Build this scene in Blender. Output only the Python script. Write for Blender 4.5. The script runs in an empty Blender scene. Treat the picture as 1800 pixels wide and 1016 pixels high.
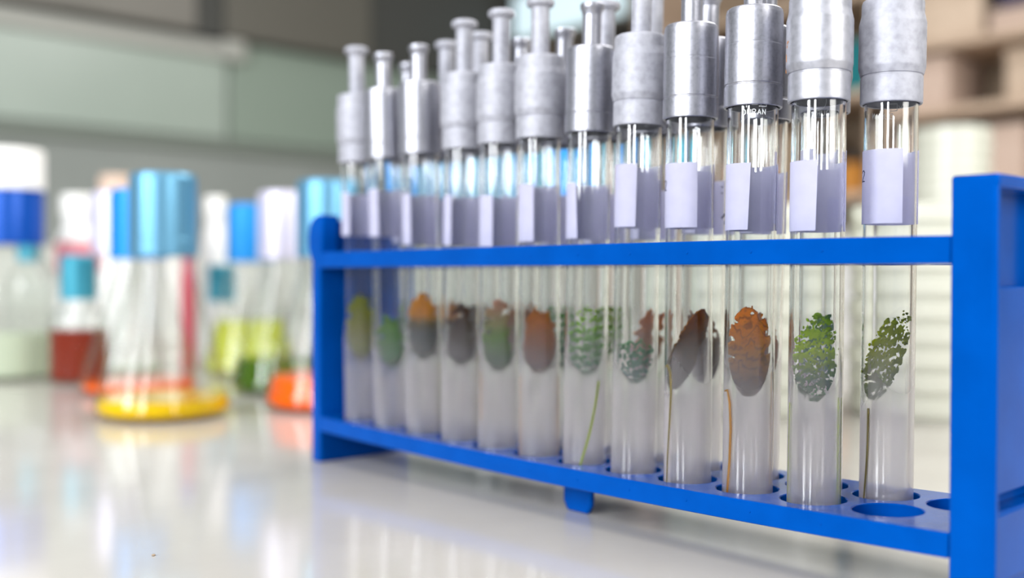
import bpy, bmesh, math, random
from mathutils import Vector, Matrix, Quaternion, noise

rnd = random.Random(7)
scene = bpy.context.scene
COL = scene.collection
MM = 0.001                                   # everything below is measured in millimetres

# ------------------------------------------------------------------ camera, world, lights, exposure
cam_data = bpy.data.cameras.new('camera')
cam = bpy.data.objects.new('camera', cam_data)
COL.objects.link(cam)
right = Vector((0.68021658, 0.73300903, 0.00177766))
up = Vector((-0.01110526, 0.00788052, 0.99990728))
fwd = Vector((-0.73292706, 0.68017326, -0.01350072))
CAM = Vector((146.1, -283.39, 88.7))
m3 = Matrix((right, up, -fwd)).transposed()
cam.matrix_world = Matrix.Translation(CAM * MM) @ m3.to_4x4()
cam_data.sensor_width = 36.0
cam_data.lens = 1834.4 / 1800 * 36.0
cam_data.clip_start = 0.01
cam_data.clip_end = 50
cam_data.dof.use_dof = True
cam_data.dof.focus_distance = 0.325
cam_data.dof.aperture_fstop = 4.8
scene.camera = cam

world = bpy.data.worlds.new('world')
scene.world = world
world.use_nodes = True
bg = world.node_tree.nodes['Background']
bg.inputs[0].default_value = (0.90, 0.95, 1.0, 1)
bg.inputs[1].default_value = 0.32


def area(name, loc, target, sx, sy, power, color=(1, 1, 1)):
    l = bpy.data.lights.new(name, 'AREA')
    l.shape = 'RECTANGLE'
    l.size, l.size_y = sx, sy
    l.energy = power
    l.color = color
    o = bpy.data.objects.new(name, l)
    COL.objects.link(o)
    o.location = loc
    o.rotation_euler = (Vector(target) - Vector(loc)).to_track_quat('-Z', 'Y').to_euler()
    return o


# lamps of the room: ceiling panel, tall windows in front of the bench and one at its right end
area('ceiling_panel', (-0.2, -0.15, 1.9), (-0.2, -0.15, 0), 2.4, 1.8, 20, (1.0, 0.98, 0.95))
area('back_ceiling_panel', (-0.05, 1.25, 1.35), (-0.15, 0, 0.08), 1.5, 0.7, 23, (1.0, 0.985, 0.96))
area('front_window', (-0.42, -1.75, 0.80), (-0.1, 0, 0.15), 0.34, 1.08, 31.0, (0.93, 0.96, 1.0))
area('front_window_second', (0.42, -1.62, 0.80), (-0.1, 0, 0.15), 0.26, 1.08, 24.0, (0.93, 0.96, 1.0))
area('end_window', (1.55, 0.10, 0.80), (-0.1, 0, 0.15), 0.8, 1.08, 26.0, (1.0, 0.99, 0.95))

vs = scene.view_settings
scene.display_settings.display_device = 'sRGB'
vs.view_transform = 'Standard'
vs.look = 'None'
vs.gamma = 1.0
vs.use_curve_mapping = False
vs.exposure = 0.1

cy = scene.cycles
cy.max_bounces = 24
cy.diffuse_bounces = 4
cy.glossy_bounces = 6
cy.transmission_bounces = 24
cy.transparent_max_bounces = 32
cy.caustics_reflective = True
cy.caustics_refractive = True
cy.blur_glossy = 0.3
cy.sample_clamp_indirect = 40.0
cy.use_denoising = True
cy.use_adaptive_sampling = False


# ------------------------------------------------------------------ helpers
def srgb(r, g, b):
    def f(c):
        c /= 255.0
        return c / 12.92 if c <= 0.04045 else ((c + 0.055) / 1.055) ** 2.4
    return (f(r), f(g), f(b), 1.0)


def principled(name, color, rough=0.5, metal=0.0, **kw):
    m = bpy.data.materials.new(name)
    m.use_nodes = True
    b = m.node_tree.nodes['Principled BSDF']
    b.inputs['Base Color'].default_value = color
    b.inputs['Roughness'].default_value = rough
    b.inputs['Metallic'].default_value = metal
    for k, v in kw.items():
        b.inputs[k.replace('_', ' ')].default_value = v
    return m


def add_noise_color(m, c1, c2, scale, lo=0.35, hi=0.65, detail=4, bump=0.0, rough=None, dist=0.0004):
    """grain: noise between two colours of the thing itself, and fine relief"""
    nt = m.node_tree
    b = nt.nodes['Principled BSDF']
    tc = nt.nodes.new('ShaderNodeTexCoord')
    nz = nt.nodes.new('ShaderNodeTexNoise')
    nz.inputs['Scale'].default_value = scale
    nz.inputs['Detail'].default_value = detail
    nt.links.new(tc.outputs['Object'], nz.inputs['Vector'])
    cr = nt.nodes.new('ShaderNodeValToRGB')
    cr.color_ramp.elements[0].position = lo
    cr.color_ramp.elements[1].position = hi
    cr.color_ramp.elements[0].color = c1
    cr.color_ramp.elements[1].color = c2
    nt.links.new(nz.outputs['Fac'], cr.inputs['Fac'])
    nt.links.new(cr.outputs['Color'], b.inputs['Base Color'])
    if rough:
        mr = nt.nodes.new('ShaderNodeMapRange')
        mr.inputs['To Min'].default_value, mr.inputs['To Max'].default_value = rough
        nt.links.new(nz.outputs['Fac'], mr.inputs['Value'])
        nt.links.new(mr.outputs['Result'], b.inputs['Roughness'])
    if bump:
        bp = nt.nodes.new('ShaderNodeBump')
        bp.inputs['Strength'].default_value = bump
        bp.inputs['Distance'].default_value = dist
        nt.links.new(nz.outputs['Fac'], bp.inputs['Height'])
        nt.links.new(bp.outputs['Normal'], b.inputs['Normal'])
    return m


def mesh_of(name, verts, faces, mat, smooth=True, angle=35):
    me = bpy.data.meshes.new(name)
    me.from_pydata([(v[0] * MM, v[1] * MM, v[2] * MM) for v in verts], [], faces)
    me.validate()
    bm = bmesh.new()
    bm.from_mesh(me)
    bmesh.ops.recalc_face_normals(bm, faces=bm.faces)
    bm.to_mesh(me)
    bm.free()
    if mat:
        me.materials.append(mat)
    if smooth:
        me.shade_smooth()
        me.set_sharp_from_angle(angle=math.radians(angle))
    return me


def link(name, data, parent=None, loc=None):
    o = bpy.data.objects.new(name, data)
    COL.objects.link(o)
    if parent is not None:
        o.parent = parent
    if loc is not None:
        o.location = Vector(loc) * MM
    return o


def tag(o, label, cat, group=None):
    o['label'] = label
    o['category'] = cat
    if group:
        o['group'] = group
    return o


def structure(o):
    o['kind'] = 'structure'
    return o


def empty(name, loc=(0, 0, 0)):
    o = link(name, None, None, loc)
    o.empty_display_size = 0.01
    return o


def lathe(profile, seg=40):
    """solid of revolution from (radius, height) pairs; radius 0 closes to a pole"""
    # support rings beside every edge of a long run keep its shading straight
    full = [profile[0]]
    for (r0, z0), (r1, z1) in zip(profile, profile[1:]):
        L = math.hypot(r1 - r0, z1 - z0)
        if L > 1.4:
            for t in (0.2 / L, 1 - 0.2 / L):
                full.append((r0 + (r1 - r0) * t, z0 + (z1 - z0) * t))
        full.append((r1, z1))
    V, F, rows = [], [], []
    for r, z in full:
        if r < 1e-6:
            rows.append([len(V)])
            V.append((0, 0, z))
        else:
            rows.append(list(range(len(V), len(V) + seg)))
            for i in range(seg):
                a = 2 * math.pi * i / seg
                V.append((r * math.cos(a), r * math.sin(a), z))
    for A, B in zip(rows, rows[1:]):
        for i in range(seg):
            j = (i + 1) % seg
            if len(A) == 1 and len(B) == 1:
                continue
            if len(A) == 1:
                F.append((A[0], B[j], B[i]))
            elif len(B) == 1:
                F.append((A[i], A[j], B[0]))
            else:
                F.append((A[i], A[j], B[j], B[i]))
    return V, F


class MB:
    """collects boxes and prisms into one mesh"""
    def __init__(s):
        s.V, s.F = [], []

    def add(s, V, F, off=(0, 0, 0)):
        n = len(s.V)
        s.V += [(v[0] + off[0], v[1] + off[1], v[2] + off[2]) for v in V]
        s.F += [tuple(i + n for i in f) for f in F]
        return s

    def box(s, x0, x1, y0, y1, z0, z1):
        V = [(x, y, z) for z in (z0, z1) for y in (y0, y1) for x in (x0, x1)]
        F = [(0, 2, 3, 1), (4, 5, 7, 6), (0, 1, 5, 4), (2, 6, 7, 3), (0, 4, 6, 2), (1, 3, 7, 5)]
        return s.add(V, F)

    def prism(s, poly, axis, a0, a1):
        """extrude polygon (2-D) along axis 0 / 1 / 2 from a0 to a1"""
        n = len(poly)
        def pt(p, a):
            return (a, p[0], p[1]) if axis == 0 else (p[0], a, p[1]) if axis == 1 else (p[0], p[1], a)
        V = [pt(p, a0) for p in poly] + [pt(p, a1) for p in poly]
        F = [tuple(range(n)), tuple(range(2 * n - 1, n - 1, -1))]
        F += [(i, (i + 1) % n, n + (i + 1) % n, n + i) for i in range(n)]
        return s.add(V, F)

    def mesh(s, name, mat, smooth=True, angle=35):
        return mesh_of(name, s.V, s.F, mat, smooth, angle)


def bevel(o, w, seg=2):
    b = o.modifiers.new('bevel', 'BEVEL')
    b.width = w * MM
    b.segments = seg
    b.limit_method = 'ANGLE'
    b.angle_limit = math.radians(40)
    return o


def tube_along(points, radius, seg=8):
    """round strand through points (mm), one radius or one per point"""
    pts = [Vector(p) for p in points]
    rs = radius if isinstance(radius, (list, tuple)) else [radius] * len(pts)
    V, F = [], []
    for i, p in enumerate(pts):
        t = (pts[min(i + 1, len(pts) - 1)] - pts[max(i - 1, 0)]).normalized()
        a = t.cross(Vector((0.3, 0.9, 0.1))).normalized()
        b = t.cross(a)
        for k in range(seg):
            an = 2 * math.pi * k / seg
            V.append(tuple(p + (a * math.cos(an) + b * math.sin(an)) * rs[i]))
    for i in range(len(pts) - 1):
        for k in range(seg):
            k2 = (k + 1) % seg
            F.append((i * seg + k, i * seg + k2, (i + 1) * seg + k2, (i + 1) * seg + k))
    F.append(tuple(range(seg - 1, -1, -1)))
    F.append(tuple((len(pts) - 1) * seg + k for k in range(seg)))
    return V, F


# ------------------------------------------------------------------ materials
M = {}
M['rack_blue'] = principled('rack_blue_plastic', srgb(0, 74, 166), 0.17, 0.0, Specular_IOR_Level=0.2, Specular_Tint=srgb(0, 110, 255))
add_noise_color(M['rack_blue'], srgb(0, 66, 146), srgb(0, 71, 155), 60, bump=0.04, dist=0.0002)
M['bench'] = principled('white_laminate', srgb(236, 233, 228), 0.16, 0.0, Specular_IOR_Level=0.5)
add_noise_color(M['bench'], srgb(184, 179, 172), srgb(189, 184, 177), 20, bump=0.008, rough=(0.09, 0.12), dist=0.0002)
def thin_glass(name, tint, edge):
    """thin flask wall: clear with a sheen that grows towards grazing angles"""
    m = bpy.data.materials.new(name)
    m.use_nodes = True
    nt = m.node_tree
    nt.nodes.remove(nt.nodes['Principled BSDF'])
    tr = nt.nodes.new('ShaderNodeBsdfTransparent')
    tr.inputs['Color'].default_value = tint
    gl = nt.nodes.new('ShaderNodeBsdfGlossy')
    gl.inputs['Roughness'].default_value = 0.03
    lw = nt.nodes.new('ShaderNodeLayerWeight')
    lw.inputs['Blend'].default_value = 0.5
    pw = nt.nodes.new('ShaderNodeMath')
    pw.operation = 'POWER'
    pw.inputs[1].default_value = 4.0
    ma = nt.nodes.new('ShaderNodeMath')
    ma.operation = 'MULTIPLY_ADD'
    ma.inputs[1].default_value = 0.45
    ma.inputs[2].default_value = 0.014
    # longer way through the glass near the outline: a little darker there
    p2 = nt.nodes.new('ShaderNodeMath')
    p2.operation = 'POWER'
    p2.inputs[1].default_value = 5.0
    tc = nt.nodes.new('ShaderNodeMix')
    tc.data_type = 'RGBA'
    tc.inputs[6].default_value = tint
    tc.inputs[7].default_value = edge
    nt.links.new(lw.outputs['Facing'], p2.inputs[0])
    nt.links.new(p2.outputs[0], tc.inputs[0])
    nt.links.new(tc.outputs[2], tr.inputs['Color'])
    mx = nt.nodes.new('ShaderNodeMixShader')
    nt.links.new(lw.outputs['Facing'], pw.inputs[0])
    nt.links.new(pw.outputs[0], ma.inputs[0])
    nt.links.new(ma.outputs[0], mx.inputs[0])
    nt.links.new(tr.outputs[0], mx.inputs[1])
    nt.links.new(gl.outputs[0], mx.inputs[2])
    nt.links.new(mx.outputs[0], nt.nodes['Material Output'].inputs['Surface'])
    return m


M['flask_glass'] = thin_glass('thin_flask_glass', (0.988, 0.994, 0.99, 1), (0.80, 0.82, 0.80, 1))
M['glass'] = principled('tube_glass', (0.99, 0.997, 0.995, 1), 0.0, 0.0, IOR=1.47, Transmission_Weight=1.0)
M['aluminium'] = principled('satin_aluminium', srgb(214, 214, 220), 0.32, 1.0)
add_noise_color(M['aluminium'], srgb(160, 160, 168), srgb(176, 176, 184), 900, 0.25, 0.55, 3, bump=0.03, rough=(0.36, 0.48), dist=0.0001)
M['aluminium_matt'] = principled('oxidised_aluminium', srgb(206, 206, 212), 0.5, 0.4)
add_noise_color(M['aluminium_matt'], srgb(152, 152, 160), srgb(172, 172, 180), 420, 0.3, 0.6, 5, bump=0.08, rough=(0.52, 0.68), dist=0.0001)
M['aluminium_pale'] = principled('pale_satin_aluminium', srgb(206, 206, 212), 0.45, 0.75)
add_noise_color(M['aluminium_pale'], srgb(166, 166, 173), srgb(182, 182, 189), 420, 0.3, 0.6, 4, bump=0.06, rough=(0.38, 0.5), dist=0.0001)
M['paper'] = principled('label_paper', srgb(226, 226, 246), 0.75, 0.0, Specular_IOR_Level=0.2)
add_noise_color(M['paper'], srgb(212, 211, 226), srgb(218, 217, 230), 300, bump=0.05)
_pn = M['paper'].node_tree
_pt = _pn.nodes.new('ShaderNodeBsdfTranslucent')
_pt.inputs['Color'].default_value = srgb(236, 235, 255)
_pm = _pn.nodes.new('ShaderNodeMixShader')
_pm.inputs[0].default_value = 0.52
_pn.links.new(_pn.nodes['Principled BSDF'].outputs[0], _pm.inputs[1])
_pn.links.new(_pt.outputs[0], _pm.inputs[2])
_pn.links.new(_pm.outputs[0], _pn.nodes['Material Output'].inputs['Surface'])
M['ink'] = principled('blue_black_ink', srgb(40, 44, 78), 0.6)
M['enamel'] = principled('white_enamel_print', srgb(236, 238, 240), 0.5)
M['rust'] = principled('rust_stain', srgb(190, 120, 40), 0.8)


def gel_mat(name, color, milk):
    """milky agar: opacity follows the thickness of gel behind each point of the wall (attribute thick, mm)"""
    m = bpy.data.materials.new(name)
    m.use_nodes = True
    nt = m.node_tree
    b = nt.nodes['Principled BSDF']
    b.inputs['Base Color'].default_value = color
    b.inputs['Roughness'].default_value = 0.3
    tl = nt.nodes.new('ShaderNodeBsdfTranslucent')
    tl.inputs['Color'].default_value = color
    m1 = nt.nodes.new('ShaderNodeMixShader')
    m1.inputs[0].default_value = 0.55
    nt.links.new(b.outputs[0], m1.inputs[1])
    nt.links.new(tl.outputs[0], m1.inputs[2])
    at = nt.nodes.new('ShaderNodeAttribute')
    at.attribute_name = 'thick'
    ex = nt.nodes.new('ShaderNodeMath')
    ex.operation = 'POWER'
    ex.inputs[0].default_value = math.exp(-1 / milk)
    sb = nt.nodes.new('ShaderNodeMath')
    sb.operation = 'SUBTRACT'
    sb.use_clamp = False
    sb.inputs[1].default_value = 1.0
    mxz = nt.nodes.new('ShaderNodeMath')
    mxz.operation = 'MAXIMUM'
    mxz.inputs[1].default_value = 0.15
    nt.links.new(at.outputs['Fac'], sb.inputs[0])
    nt.links.new(sb.outputs[0], mxz.inputs[0])
    nt.links.new(mxz.outputs[0], ex.inputs[1])
    tr = nt.nodes.new('ShaderNodeBsdfTransparent')
    tr.inputs['Color'].default_value = (0.98, 0.98, 0.985, 1)
    m2 = nt.nodes.new('ShaderNodeMixShader')
    nt.links.new(ex.outputs[0], m2.inputs[0])
    nt.links.new(m1.outputs[0], m2.inputs[1])
    nt.links.new(tr.outputs[0], m2.inputs[2])
    nt.links.new(m2.outputs[0], nt.nodes['Material Output'].inputs['Surface'])
    return m


M['gel'] = gel_mat('milky_agar', srgb(255, 247, 250), 40.0)


def colony_mat(name, top, mid, low, dark, scale=700, gain=1.35, pos=(.15, .5, .85)):
    """growth colours: pigment bands along the slope (attribute w) plus speckle"""
    top, mid, low, dark = [tuple(min(.9, c * gain) for c in k[:3]) + (1,) for k in (top, mid, low, dark)]
    m = bpy.data.materials.new(name)
    m.use_nodes = True
    nt = m.node_tree
    b = nt.nodes['Principled BSDF']
    b.inputs['Roughness'].default_value = 0.6
    b.inputs['Specular IOR Level'].default_value = 0.12
    at = nt.nodes.new('ShaderNodeAttribute')
    at.attribute_name = 'w'
    tc = nt.nodes.new('ShaderNodeTexCoord')
    nz = nt.nodes.new('ShaderNodeTexNoise')
    nz.inputs['Scale'].default_value = scale
    nz.inputs['Detail'].default_value = 4
    nt.links.new(tc.outputs['Object'], nz.inputs['Vector'])
    ad = nt.nodes.new('ShaderNodeMath')
    ad.operation = 'MULTIPLY_ADD'
    ad.inputs[1].default_value = 0.3
    nt.links.new(nz.outputs['Fac'], ad.inputs[0])
    sub = nt.nodes.new('ShaderNodeMath')
    sub.operation = 'ADD'
    sub.inputs[1].default_value = -0.15
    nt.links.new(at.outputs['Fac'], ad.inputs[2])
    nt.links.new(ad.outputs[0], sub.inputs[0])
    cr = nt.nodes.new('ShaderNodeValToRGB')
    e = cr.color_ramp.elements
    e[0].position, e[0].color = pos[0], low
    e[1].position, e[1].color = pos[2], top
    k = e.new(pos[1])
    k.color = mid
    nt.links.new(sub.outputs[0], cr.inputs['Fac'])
    mx = nt.nodes.new('ShaderNodeMix')
    mx.data_type = 'RGBA'
    mr = nt.nodes.new('ShaderNodeMapRange')
    mr.inputs['From Min'].default_value, mr.inputs['From Max'].default_value = 0.5, 0.72
    mr.inputs['To Max'].default_value = 0.45
    nt.links.new(nz.outputs['Fac'], mr.inputs['Value'])
    # shading of the creases between the folds, painted into the colour (attribute crease)
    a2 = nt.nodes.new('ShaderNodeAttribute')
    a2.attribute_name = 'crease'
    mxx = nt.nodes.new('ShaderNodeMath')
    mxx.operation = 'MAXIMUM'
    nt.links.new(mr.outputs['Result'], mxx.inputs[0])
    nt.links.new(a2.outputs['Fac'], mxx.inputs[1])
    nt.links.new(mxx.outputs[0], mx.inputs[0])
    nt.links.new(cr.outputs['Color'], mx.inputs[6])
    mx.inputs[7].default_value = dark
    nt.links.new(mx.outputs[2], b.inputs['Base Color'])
    # thin growth lets some light through
    tl = nt.nodes.new('ShaderNodeBsdfTranslucent')
    nt.links.new(mx.outputs[2], tl.inputs['Color'])
    ms = nt.nodes.new('ShaderNodeMixShader')
    ms.inputs[0].default_value = 0.55
    nt.links.new(b.outputs[0], ms.inputs[1])
    nt.links.new(tl.outputs[0], ms.inputs[2])
    nt.links.new(ms.outputs[0], nt.nodes['Material Output'].inputs['Surface'])
    return m


# ------------------------------------------------------------------ the room: bench, walls
bench = link('lab_bench', MB().box(-2390, 900, -340, 2090, -32, 0).mesh('lab_bench', M['bench']))
bevel(bench, 3)
for lx in (-2300, -700, 800):
    for ly in (-280, 2020):
        link('bench_leg', MB().box(lx - 30, lx + 30, ly - 30, ly + 30, -899.8, -32.2).mesh('bench_leg', M['aluminium_pale']), bench)
tag(bench, 'long white laminate lab bench carrying the rack and flasks', 'bench')

m_wall = principled('pale_grey_green_wall', srgb(176, 182, 176), 0.6)
add_noise_color(m_wall, srgb(138, 143, 138), srgb(145, 150, 145), 3)
m_dark = principled('dark_grey_cupboard_front', srgb(112, 110, 102), 0.5)
add_noise_color(m_dark, srgb(116, 113, 105), srgb(126, 122, 114), 4)
m_dark2 = principled('brown_grey_wall', srgb(106, 96, 84), 0.7)
add_noise_color(m_dark2, srgb(100, 90, 78), srgb(114, 104, 92), 3)
m_dark3 = principled('olive_grey_cupboard_front', srgb(98, 95, 86), 0.5)
m_wallb = principled('cream_grey_back_wall', srgb(196, 190, 176), 0.7)
m_glassgreen = principled('grey_green_back_panel', srgb(166, 182, 172), 0.25, 0.0)
add_noise_color(m_glassgreen, srgb(158, 170, 159), srgb(166, 178, 167), 2)
m_upst = principled('white_upstand', srgb(216, 218, 210), 0.4)
m_gap = principled('cupboard_carcass', srgb(70, 70, 66), 0.6)
m_glassgreen2 = principled('dim_grey_green_panel', srgb(140, 154, 141), 0.3, 0.0)
m_trim = principled('light_grey_trim', srgb(172, 172, 164), 0.5)
m_rail = principled('grey_green_rail', srgb(122, 130, 120), 0.5)

structure(link('wall_left', MB().box(-2440, -2400, -700, 2140, -900, 1400).mesh('wall_left', m_wall)))
m_floor = principled('grey_floor', srgb(128, 128, 124), 0.5)
add_noise_color(m_floor, srgb(120, 120, 116), srgb(136, 136, 132), 5)
structure(link('floor', MB().box(-2440, 2400, -2600, 2140, -930, -900).mesh('floor', m_floor)))
structure(link('wall_back', MB().box(-2440, 900, 2100, 2140, -900, 1400).mesh('wall_back', m_wallb)))


# ------------------------------------------------------------------ the rack
PITCH = 23.947
R2X, R2Y = -11.416, 20.931
YF, YB = -16.17, 36.19
XL, XR = -274.85, 25.01
ZS, ZSB = 21.87, 15.04
ZT, ZTB = 99.23, 91.80


def sag(x, s):
    t = (x - XL) / (XR - XL)
    return -s * 4 * t * (1 - t)


HOLES = [(-n * PITCH, 0.0) for n in range(12)] + [(R2X - (k - 1) * PITCH, R2Y) for k in range(0, 12)]
HOLE_R = 9.9


def shelf_mesh(name, zt, zb, s, blind):
    """perforated plate: outline and hole rings filled, walls and (for the lower shelf) hole floors"""
    bm = bmesh.new()
    nx = 26
    outline = [(XL + (XR - XL) * i / nx, YF) for i in range(nx + 1)] + [(XL + (XR - XL) * i / nx, YB) for i in range(nx, -1, -1)]
    SEG = 36
    rings = [[(hx + HOLE_R * math.cos(2 * math.pi * k / SEG), hy + HOLE_R * math.sin(2 * math.pi * k / SEG)) for k in range(SEG)] for hx, hy in HOLES]

    def layer(z):
        es, loops = [], []
        for lp in [outline] + rings:
            vs_ = [bm.verts.new((x, y, z)) for x, y in lp]
            es += [bm.edges.new((vs_[i], vs_[(i + 1) % len(vs_)])) for i in range(len(vs_))]
            loops.append(vs_)
        return es, loops
    e1, L1 = layer(zt)
    bmesh.ops.triangle_fill(bm, use_beauty=True, use_dissolve=False, edges=e1)
    if blind:
        # solid bottom; hole walls end on their own floors a little above it
        lo = [bm.verts.new((x, y, zb)) for x, y in outline]
        bm.faces.new(lo)
        hl = [[bm.verts.new((x, y, zb + 0.9)) for x, y in r] for r in rings]
        for h in hl:
            bm.faces.new(h)
        L2 = [lo] + hl
    else:
        e2, L2 = layer(zb)
        bmesh.ops.triangle_fill(bm, use_beauty=True, use_dissolve=False, edges=e2)
    for A, B in zip(L1, L2):
        n = len(A)
        for i in range(n):
            bm.faces.new((A[i], A[(i + 1) % n], B[(i + 1) % n], B[i]))
    for v in bm.verts:
        v.co.z += sag(v.co.x, s)
        v.co *= MM
    bmesh.ops.recalc_face_normals(bm, faces=bm.faces)
    me = bpy.data.meshes.new(name)
    bm.to_mesh(me)
    bm.free()
    me.materials.append(M['rack_blue'])
    me.shade_smooth()
    me.set_sharp_from_angle(angle=math.radians(30))
    return me


rack = empty('test_tube_rack', (-125, 10, 0))
tag(rack, 'long bright blue plastic test tube rack holding the capped tubes', 'rack')
ROFF = Vector((125, -10, 0))
bevel(link('bottom_shelf', shelf_mesh('bottom_shelf', ZS, ZSB, 2.25, True), rack, ROFF), 0.35, 2)
bevel(link('top_shelf', shelf_mesh('top_shelf', ZT, ZTB, -0.30, False), rack, ROFF), 0.35, 2)


def end_panel(sign, thick, top):
    """upright end: inner skin, proud rim round a stepped recess; sign +1 right, -1 left"""
    x0 = XR if sign > 0 else XL
    b = MB()

    def bx(a0, a1, y0, y1, z0, z1):
        xa, xb = x0 + sign * a0, x0 + sign * a1
        b.box(min(xa, xb), max(xa, xb), y0, y1, z0, z1)
    bx(0, thick * 0.35, YF + 0.01, YB - 0.01, 0, top - 0.01)
    bx(0.02, thick, YF, YF + 2.6, 0, top)                     # front rim
    bx(0.02, thick, YB - 2.6, YB, 0, top)                     # back rim
    bx(0.03, thick * 1.02, YF + 0.02, YB - 0.02, top - 3.6, top + 0.02)     # top rim
    bx(0.02, thick * 0.62, YF + 2.0, YB - 2.0, 30.5, 86.0)
    bx(0.02, thick * 0.86, YF + 2.0, YB - 2.0, 9.0, 27.5)
    bx(0.02, thick * 0.70, YF + 2.0, YB - 2.0, 0.2, 9.5)
    return b.mesh('end_panel', M['rack_blue'])


pr = link('end_panel', end_panel(1, 12.0, 114.6), rack, ROFF)
bevel(pr, 0.9, 3)
pl = link('end_panel', end_panel(-1, 7.0, 114.6), rack, ROFF)
bevel(pl, 0.9, 3)
# rounded lug on the far end's upper front corner
lug = MB()
poly = []
for x, z in [(1.2, 91), (-2.5, 92), (-7.2, 96), (-9.6, 101), (-9.8, 107), (-8.6, 112), (-5.8, 115.2), (-2, 116.6), (3.0, 116.8), (3.0, 114)]:
    poly.append((XL + x, z))
lug.prism(poly, 1, YF - 0.2, YF + 9)
bevel(link('end_lug', lug.mesh('end_lug', M['rack_blue']), rack, ROFF), 0.8, 3)
foot = MB().prism([(-129.6, 16.5), (-129.6, 3.5), (-127.6, 0), (-117.2, 0), (-115.2, 3.5), (-115.2, 16.5)], 1, -1.0, 1.4)
bevel(link('middle_foot', foot.mesh('middle_foot', M['rack_blue']), rack, ROFF), 0.8, 2)
# small moulding nubs along the front edges of both shelves
nub_me = mesh_of('nub', *lathe([(0, 0.3), (0.35, 0.24), (0.5, 0.0), (0, -0.02)], 10), M['rack_blue'])
for k in range(11):
    x = -PITCH * (k + 0.5)
    for zz, s in ((95.6, -0.3), (18.6, 2.25)):
        n_ = link('nub', nub_me, rack, ROFF + Vector((x, YF - 0.02, zz + sag(x, s))))
        n_.rotation_euler = (math.radians(90), 0, 0)

# ------------------------------------------------------------------ test tubes
TUBE_R, TUBE_RI = 8.0, 6.95
glass_me = mesh_of('glass_tube', *lathe([(0, 0), (5.6, 0), (7.0, 0.5), (7.8, 1.5), (8.0, 3.0), (8.0, 30), (8.0, 78), (8.0, 149.4), (7.8, 150), (7.5, 150), (7.25, 149.4),
                                         (7.25, 78), (7.25, 30), (7.25, 3.2), (6.7, 1.7), (5.4, 1.1), (0, 1.0)], 80), M['glass'])
CAP_A_PROFILE = [(8.35, 0.15), (8.9, 0), (9.15, 0.25), (9.2, 0.8), (9.2, 8.2), (9.12, 8.35), (8.95, 8.45), (8.95, 8.75), (9.3, 8.9), (9.35, 9.1), (9.82, 10.9), (9.87, 11.2), (9.88, 11.6),
                 (9.88, 24.3), (9.85, 24.7), (9.78, 25.0), (9.35, 26.9), (9.25, 27.3), (9.2, 27.8), (9.18, 30.8), (8.9, 31.7), (8.3, 32), (4.4, 32.1), (0, 32.1), (0, 30.9), (8.0, 30.9), (8.35, 30)]
CAP_A = mesh_of('bulged_cap', *lathe(CAP_A_PROFILE, 56), M['aluminium_matt'], angle=24)
CAP_A_BRIGHT = mesh_of('bulged_cap', *lathe(CAP_A_PROFILE, 56), M['aluminium_pale'], angle=24)
CAP_B = mesh_of('straight_cap', *lathe([(8.45, 0.1), (8.95, 0), (9.2, 0.25), (9.22, 0.7), (9.2, 6.6), (8.95, 6.9), (8.95, 7.15), (9.15, 7.4), (9.15, 19.6), (9.08, 19.75), (9.08, 19.9), (9.12, 20.05), (9.05, 29.8),
                                        (8.8, 31.0), (8.2, 31.5), (4.4, 31.6), (0, 31.6), (0, 30.5), (8.0, 30.5), (8.45, 29.5)], 56), M['aluminium'], angle=28)
STEM_A = mesh_of('cap_stem', *lathe([(0, 30.8), (3.6, 30.8), (3.6, 50.4), (3.9, 51.2), (5.1, 51.7), (5.5, 52.4), (5.55, 53.2), (5.2, 54.1), (4.4, 54.5), (0, 54.6)], 32), M['aluminium_matt'])
STEM_B = mesh_of('cap_stem', *lathe([(0, 30.4), (3.5, 30.4), (3.5, 43.6), (3.9, 45.2), (4.35, 45.9), (4.45, 46.8), (4.4, 47.6), (4.0, 48.0), (0, 48.0)], 32), M['aluminium'])


def stroke_glyphs():
    return {
        'D': [[(0, 0), (0, 2), (.7, 2), (1.2, 1.5), (1.2, .5), (.7, 0), (0, 0)]],
        'U': [[(0, 2), (0, .5), (.4, 0), (.9, 0), (1.3, .5), (1.3, 2)]],
        'R': [[(0, 0), (0, 2), (.8, 2), (1.2, 1.7), (1.2, 1.3), (.8, 1), (0, 1)], [(.7, 1), (1.25, 0)]],
        'A': [[(0, 0), (.65, 2), (1.3, 0)], [(.22, .7), (1.08, .7)]],
        'N': [[(0, 0), (0, 2), (1.2, 0), (1.2, 2)]],
        '2': [[(0, 1.6), (.25, 1.95), (.8, 2), (1.15, 1.65), (1.0, 1.2), (.1, .1), (0, 0), (.5, .12), (1.2, .05)]],
    }


GLY = stroke_glyphs()


def text_strokes(txt, h):
    out, x = [], 0
    for ch in txt:
        for st in GLY[ch]:
            out.append([(x + p[0] * h / 2, p[1] * h / 2) for p in st])
        x += 1.9 * h / 2
    return [[(p[0] - (x - 0.6 * h / 2) / 2, p[1]) for p in st] for st in out]


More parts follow.
